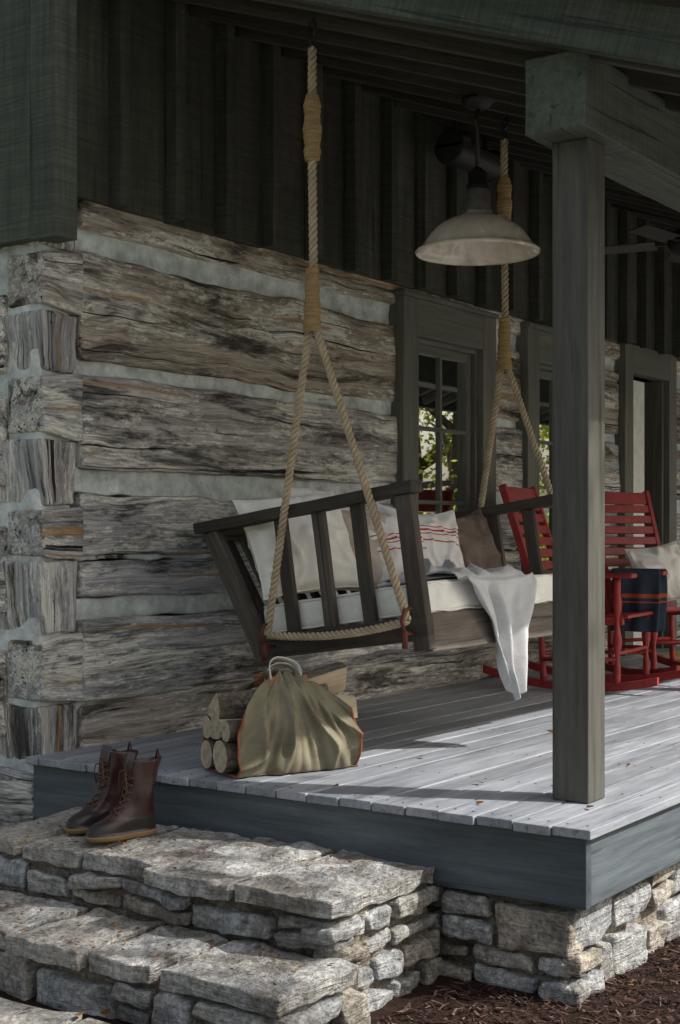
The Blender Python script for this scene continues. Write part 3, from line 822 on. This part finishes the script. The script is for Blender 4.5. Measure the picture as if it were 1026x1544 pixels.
for a,b_,z,r,kind,roll,L,tilt in [(-.03,.068,.072,.064,'r',0,.55,.0),(-.03,-.07,.066,.058,'r',0,.54,.0),(-.02,.0,.165,.11,'w',2.2,.54,.02),(-.03,.085,.175,.042,'r',0,.52,.0),
      (-.03,-.085,.17,.045,'r',0,.52,.0),(-.04,.01,.245,.11,'w',1.0,.50,.04),(-.04,-.06,.235,.035,'r',0,.48,.03),(.10,-.05,.33,.12,'w',5.2,.40,.22),(.10,.02,.24,.09,'w',3.0,.44,-.10)]:
    po,bk=(wedge(r) if kind=='w' else rnd_(r))
    stick(mb,Bp(a,b_,z),AX+Vector((0,0,1))*tilt,L,po,roll,bk)
mb.build('firewood',[FIRE,BARK,EG],bag)

# ------------------------------------------------------------------ boots
def boot(loc,yaw,flop):
    b=MB(); ns=36
    SL=[(0,-.075,.20,.046),(.006,-.082,.212,.052),(.016,-.084,.216,.054),(.020,-.084,.216,.054),(.021,-.078,.209,.049),(.035,-.078,.209,.049),(.05,-.077,.200,.048),(.062,-.076,.178,.046),(.072,-.075,.150,.044),(.074,-.073,.143,.043),
        (.09,-.071,.112,.041),(.105,-.068,.088,.040),(.12,-.065,.072,.041),(.14,-.064,.062,.043),(.17,-.066,.056,.046),(.21,-.070,.054,.049),(.25,-.074,.054,.052),(.285,-.078,.052,.054),(.292,-.078,.052,.054),(.290,-.073,.047,.049),(.24,-.068,.047,.045),(.15,-.055,.045,.035)]
    vs=[];tcs=[]
    for z,h0,t0,hw in SL:
        foot=max(0,min(1,(.085-z)/.05))
        for k in range(ns):
            a=2*math.pi*k/ns; c=math.cos(a); s_=math.sin(a)
            xm=(h0+t0)/2; L=(t0-h0)/2
            x=xm+L*(abs(c)**.85)*(1 if c>0 else -1)
            wy=hw*(1+ foot*.10*c - foot*.22*(c<0)*abs(c)*.4- foot*.18*math.exp(-((c+.1)**2)/.08))
            y=wy*(abs(s_)**.85)*(1 if s_>0 else -1)
            sh=max(0,z-.12); p=Vector((x-sh*.10,y,z))
            if z>.1: p+=noise.noise_vector(p*16+Vector((flop*9,0,0)))*.018*min(1,(z-.1)/.06)
            if z>.2: p+=Vector((flop*.04*(z-.2)*3*(-1 if c<0 else .6),0,-.035*(c<-.2)*((z-.2)/.09)*flop*.3))
            vs.append(p);tcs.append((x,y,z))
    fs=[];mi=[]
    for i in range(len(SL)-1):
        for k in range(ns):
            fs.append((i*ns+k,i*ns+(k+1)%ns,(i+1)*ns+(k+1)%ns,(i+1)*ns+k)); mi.append(2 if i<4 else (1 if i<9 else 0))
    fs.append(tuple(reversed(range(ns)))); mi.append(2)
    b.add(vs,fs,tcs,None,mi,True)
    def fr(z):
        for i in range(9,18):
            if SL[i][0]<=z<=SL[i+1][0]:
                t_=(z-SL[i][0])/(SL[i+1][0]-SL[i][0]+1e-6); return SL[i][2]*(1-t_)+SL[i+1][2]*t_-max(0,z-.12)*.10
        return .045
    zs=[.095,.118,.142,.168,.195,.222,.250]
    for i,z in enumerate(zs[:-1]):
        for sg in (1,-1):
            z2=zs[i+1]
            b.tube([(fr(z)-.008,sg*.021,z),((fr(z)+fr(z2))/2+.009,0,(z+z2)/2+.002),(fr(z2)-.008,-sg*.021,z2)],.003,6,mi=3)
        for sg in (1,-1): b.tube([(fr(z)-.016,sg*.022,z),(fr(z)-.002,sg*.024,z)],.005,8,mi=3)
    b.tube([(fr(.25),.0,.252),(fr(.25)+.02,.02,.24),(fr(.25)+.022,.03,.20),(fr(.2)+.008,.03,.16)],.003,6,mi=3)
    b.tube([(fr(.25),.0,.252),(fr(.25)+.02,-.02,.245),(fr(.25)+.018,-.035,.21),(fr(.2)+.0,-.035,.17)],.003,6,mi=3)
    b.grid(lambda u,v:(.035+.012*v-.03*v*v+.004,(u-.5)*.06,.2+.115*v),6,8,mi=0)
    b.tube([(-.082,-.01,.26),(-.090,-.008,.30),(-.088,.0,.315),(-.090,.008,.30),(-.082,.01,.26)],.004,6,mi=0)
    b.xform(Matrix.Translation(loc)@Matrix.Rotation(math.radians(yaw),4,'Z'))
    return b.build('boot',[BOOTL,RUBB,SOLE,LACE])
boot((-.20,-.66,-.186),172,.8)
boot((-.27,-.86,-.186),163,.2)

# ------------------------------------------------------------------ trees
def tree_mesh(seed,h=11,cr=3.4,n=11000):
    random.seed(seed); tb=MB()
    pts=[Vector((0,0,-.7))];
    for i in range(1,9): pts.append(Vector((pts[-1].x+U(-.12,.12),pts[-1].y+U(-.12,.12),-.7+h*.78*i/8)))
    tb.tube(pts,lambda t_:.24*(1-t_)**.7+.04,10)
    cl=[]
    for k in range(16):
        i=random.randint(3,7); a=U(0,6.28); L=U(1.4,cr); s=pts[i]; e=s+Vector((math.cos(a)*L,math.sin(a)*L,U(.4,2.0)))
        m=(s+e)/2+Vector((0,0,U(-.1,.5))); tb.tube([s,s.lerp(m,.6),m,m.lerp(e,.6),e],lambda t_:.09*(1-t_)+.015,7); cl+= [e,m.lerp(e,.5)]
        for q in range(3): cl.append(e+Vector((U(-1,1),U(-1,1),U(-.6,.9))))
    for q in range(16): cl.append(pts[8]+Vector((U(-1.8,1.8),U(-1.8,1.8),U(-1,1.8))))
    lb=MB(); per=n//len(cl)
    for c in cl:
        R_=U(.45,.95); br=U(0,.5)
        for i in range(per):
            d=Vector((random.gauss(0,1),random.gauss(0,1),random.gauss(0,.75)))*R_*.55
            p=c+d; s=U(.05,.10)
            a=Vector((U(-1,1),U(-1,1),U(-.6,.6))).normalized(); b_=a.cross(Vector((U(-1,1),U(-1,1),U(-1,1)))).normalized()
            lb.add([p-a*s,p+b_*s*.55,p+a*s,p-b_*s*.55],[(0,1,2,3)],rnd=min(1,br+U(0,.5)))
    return tb,lb
meshes=[]
for sd,nl in ((3,9000),(11,9000),(23,4800)):
    tb,lb=tree_mesh(sd,n=nl)
    o1=tb.build('trunk',[BARKT]); o2=lb.build('crown',[LEAF]); meshes.append((o1.data,o2.data))
    bpy.data.objects.remove(o1); bpy.data.objects.remove(o2)
random.seed(5)
def tree(x,y,s,rot,k):
    e=bpy.data.objects.new('maple_tree',None); sc.collection.objects.link(e); e.location=(x,y,-.55); e.scale=(s,s,s); e.rotation_euler=(0,0,rot)
    for nm,me in zip(('trunk','crown'),meshes[k]):
        o=bpy.data.objects.new(nm,me); sc.collection.objects.link(o); o.parent=e
TREES=[(.2,-10.2,.95,0,2),(18,-14,1.1,3,1),(22,-12.5,1.0,4,0),(26,-13,1.1,5,1),(29,-9,1.1,2,0),(23,-18,1.3,1,0),(30,-17,1.3,.5,1),(36,-13,1.4,4,1)]
for tt in TREES: tree(*tt)
lb=MB()
def clump(cx,cy,R_,nl,s0,s1):
    br=U(0,.5)
    for j in range(nl):
        d=Vector((random.gauss(0,.5),random.gauss(0,.5),abs(random.gauss(0,.75))))*R_; p=Vector((cx,cy,-.5))+d; s=U(s0,s1)
        a=Vector((U(-1,1),U(-1,1),U(-1,1))).normalized(); b_=a.cross(Vector((U(-1,1),U(-1,1),U(-1,1)))).normalized()
        lb.add([p-a*s,p+b_*s*.6,p+a*s,p-b_*s*.6],[(0,1,2,3)],rnd=min(1,br+U(0,.6)))
for i in range(60):
    cx=U(13,42); clump(cx,U(-20,-11.5)+(cx-25)*.12,U(1.0,2.2),150,.07,.14)
for i in range(34):
    cx=U(10.5,24); clump(cx,-6.6-(cx-10)*.22+U(-1.2,.6),U(.9,1.7),190,.035,.075)
lb.build('shrub_hedge',[LEAF])

# ------------------------------------------------------------------ light, sky, camera
sv=Vector((.42,-1.0,1.02)).normalized()
w=bpy.data.worlds.new('World'); sc.world=w; w.use_nodes=True; nt=w.node_tree; nt.nodes.clear()
sk=nt.nodes.new('ShaderNodeTexSky'); sk.sky_type='NISHITA'; sk.sun_disc=False; sk.sun_elevation=math.asin(sv.z); sk.sun_rotation=math.atan2(sv.x,sv.y)
sk.dust_density=5.0; sk.air_density=1.3; sk.ozone_density=.8
hs_=nt.nodes.new('ShaderNodeHueSaturation'); hs_.inputs['Saturation'].default_value=.55
bg=nt.nodes.new('ShaderNodeBackground'); bg.inputs[1].default_value=.15; wo=nt.nodes.new('ShaderNodeOutputWorld')
nt.links.new(sk.outputs[0],hs_.inputs['Color']); nt.links.new(hs_.outputs[0],bg.inputs[0]); nt.links.new(bg.outputs[0],wo.inputs[0])
L=bpy.data.lights.new('sun','SUN'); L.energy=5; L.angle=math.radians(.5); L.color=(1,.97,.93)
so=bpy.data.objects.new('sun',L); sc.collection.objects.link(so); so.rotation_euler=(-sv).to_track_quat('-Z','Y').to_euler()
cam=bpy.data.cameras.new('camera'); co=bpy.data.objects.new('camera',cam); sc.collection.objects.link(co); sc.camera=co
co.location=(-4.156,-4.526,.95); co.rotation_euler=(math.radians(90),0,math.radians(35.1-90))
cam.sensor_fit='HORIZONTAL'; cam.sensor_width=36; cam.lens=36*2117/1026; cam.shift_y=33/1026; cam.clip_end=1000; cam.clip_start=.05
sc.view_settings.view_transform='Standard'; sc.view_settings.look='None'; sc.view_settings.exposure=0
